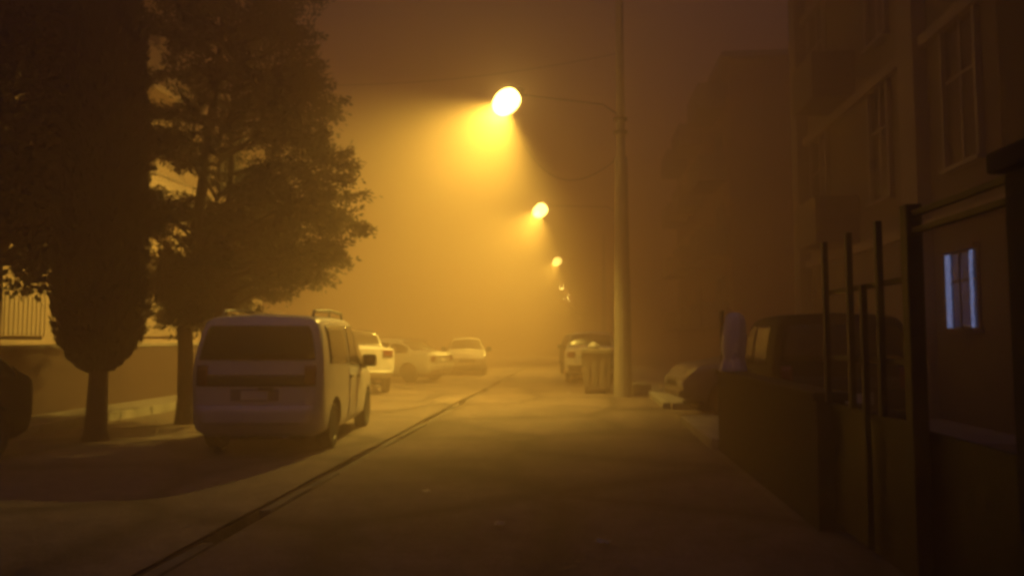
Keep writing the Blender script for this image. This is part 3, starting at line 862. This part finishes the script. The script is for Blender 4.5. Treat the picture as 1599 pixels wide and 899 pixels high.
# ------------------------------------------------------------------ rubbish container
c = thing('rubbish_container', 'metal rubbish container on wheels standing left of the tall concrete pole', 'container', (.47, 20.6, 0), R(-4))
bm = bmesh.new()
def frus(bm, x0, x1, y0, y1, z0, X0, X1, Y0, Y1, z1):
    a = [bm.verts.new(v) for v in ((x0, y0, z0), (x1, y0, z0), (x1, y1, z0), (x0, y1, z0))]
    b = [bm.verts.new(v) for v in ((X0, Y0, z1), (X1, Y0, z1), (X1, Y1, z1), (X0, Y1, z1))]
    for k in range(4): bm.faces.new((a[k], a[(k+1) % 4], b[(k+1) % 4], b[k]))
    bm.faces.new(a[::-1]); bm.faces.new(b)
frus(bm, -.34, .34, -.5, .5, .17, -.40, .40, -.62, .62, 1.08)
obj('bin_body', bm, M['bin'], c)
for xx in (-.2, 0, .2):
    bm = bmesh.new(); frus(bm, xx-.025, xx+.025, -.535, -.505, .2, xx-.025, xx+.025, -.648, -.618, 1.04); obj('rib', bm, M['bin'], c)
bm = bmesh.new(); box(bm, -.44, .44, -.66, .66, 1.083, 1.13, .012); obj('rim_band', bm, M['bin'], c)
bm = bmesh.new(); box(bm, -.42, .42, -.64, .64, 1.133, 1.20, .03, 3); obj('lid', bm, M['bin'], c)
for sx in (-.28, .28):
    for sy in (-.42, .42):
        bm = bmesh.new(); lathe(bm, [(.03, -.03), (.085, -.028), (.09, 0), (.085, .028), (.03, .03)], 16, Matrix.Translation((sx, sy, .09)) @ Matrix.Rotation(PI/2, 4, 'Y')); cw = obj('castor', bm, M['tyre'], c)
for sx in (-1, 1):
    bm = bmesh.new(); tube(bm, [(sx*.41, 0, .98), (sx*.50, 0, .98)], .03, 10); obj('lifting_pin', bm, M['galv'], c)

def blob(name, label, cat, loc, r, sx, sy, sz, m, group=None):
    bm = bmesh.new(); bmesh.ops.create_icosphere(bm, subdivisions=3, radius=1)
    for v in bm.verts:
        k = 1 + .18*noise.noise(v.co*1.7 + Vector(loc)) + .08*noise.noise(v.co*4.5)
        z = max(-.55, v.co.z)
        v.co = Vector((v.co.x*sx*k, v.co.y*sy*k, (z+.55)*sz*k))*r
    for v in bm.verts: v.co.z = max(0, v.co.z)
    o = obj(name, bm, m, None, smooth=True); o.location = loc
    return tag(o, label, cat, group)
blob('rubbish_bag', 'pale tied rubbish bag lying on the container lid', 'bag', (.38, 20.35, 1.2), .13, 1.2, 1, .85, M['bag_dull'])
bm = bmesh.new(); box(bm, -.24, .24, -.2, .2, 0, .30, .02); box(bm, -.18, .18, -.26, .26, -.0, .12, .015)
o = obj('concrete_block', bm, M['kerb'], None); o.location = (1.62, 20.0, 0.0); tag(o, 'pale concrete block on the road edge, right of the tall pole', 'block')

# litter scraps on the asphalt
for (u, v, lb) in ((938, 842, 'white paper scrap on the dark foreground road'), (780, 818, 'pale crumpled scrap in the middle of the near road'),
                   (665, 770, 'small scrap lying nearest the gutter edging'), (888, 613, 'white scrap on the road in front of the rubbish container')):
    dpt = 1.5*F/(v-527)
    bm = bmesh.new()
    n = 5
    g_ = [[bm.verts.new(((i/n-.5)*.10, (j/n-.5)*.07, .012+.018*rng.random())) for i in range(n+1)] for j in range(n+1)]
    for j in range(n):
        for i in range(n): bm.faces.new((g_[j][i], g_[j][i+1], g_[j+1][i+1], g_[j+1][i]))
    bmesh.ops.solidify(bm, geom=list(bm.faces), thickness=.003)
    o = obj('paper_scrap', bm, M['paper']); o.location = ((u-905)/F*dpt, dpt, .012); o.rotation_euler = (0, 0, rng.uniform(0, 3))
    tag(o, lb, 'litter', 'litter on the road')

# ------------------------------------------------------------------ haze + sky
sl = bpy.data.lights.new('purple_fill', 'SUN'); sl.energy = 0.30; sl.color = (0.80, 0.50, 0.95); sl.angle = R(70)  # added fill lamp, not a real moon; lifts dim areas towards purple
so = bpy.data.objects.new('purple_fill', sl); col.objects.link(so)
so.rotation_euler = (R(22), 0, R(10))
hm = bpy.data.materials.new('night_fog'); hm.use_nodes = True
nt = hm.node_tree; nt.nodes.remove(nt.nodes['Principled BSDF'])
pv = nt.nodes.new('ShaderNodeVolumePrincipled')
pv.inputs['Color'].default_value = (1.0, 0.80, 0.62, 1)
pv.inputs['Density'].default_value = 0.047
pv.inputs['Anisotropy'].default_value = 0.70
nt.links.new(pv.outputs['Volume'], nt.nodes['Material Output'].inputs['Volume'])
bm = bmesh.new(); box(bm, -72, 72, -22, 187, -1.2, 24)
hz = tag(obj('haze', bm, hm), kind='stuff')

wd = bpy.data.worlds.new('World'); sc.world = wd; wd.use_nodes = True
nt = wd.node_tree; bg = nt.nodes['Background']
sky = nt.nodes.new('ShaderNodeTexSky'); sky.sky_type = 'NISHITA'; sky.sun_disc = False
sky.sun_elevation = R(8.0); sky.sun_rotation = R(10); sky.air_density = 1.5; sky.dust_density = 1
tint = nt.nodes.new('ShaderNodeMix'); tint.data_type = 'RGBA'; tint.blend_type = 'MULTIPLY'; tint.inputs[0].default_value = 1
tint.inputs[7].default_value = (0.95, 0.54, 0.80, 1)          # purple tint added to colour the dim ambient light
nt.links.new(sky.outputs['Color'], tint.inputs[6]); nt.links.new(tint.outputs[2], bg.inputs['Color'])
bg.inputs['Strength'].default_value = 0.012

vs = sc.view_settings
vs.view_transform = 'Standard'; vs.look = 'None'; vs.gamma = 1; vs.use_curve_mapping = False; vs.exposure = -0.15
cy = sc.cycles
cy.use_denoising = True
try: cy.denoiser = 'OPENIMAGEDENOISE'
except Exception: pass
cy.volume_bounces = 3; cy.max_bounces = 6; cy.diffuse_bounces = 2; cy.glossy_bounces = 2; cy.transparent_max_bounces = 6
cy.sample_clamp_indirect = 4.0
cy.caustics_reflective = False; cy.caustics_refractive = False
cy.use_adaptive_sampling = True; cy.adaptive_threshold = 0.02
cy.pixel_filter_type = 'GAUSSIAN'; cy.filter_width = 3.8
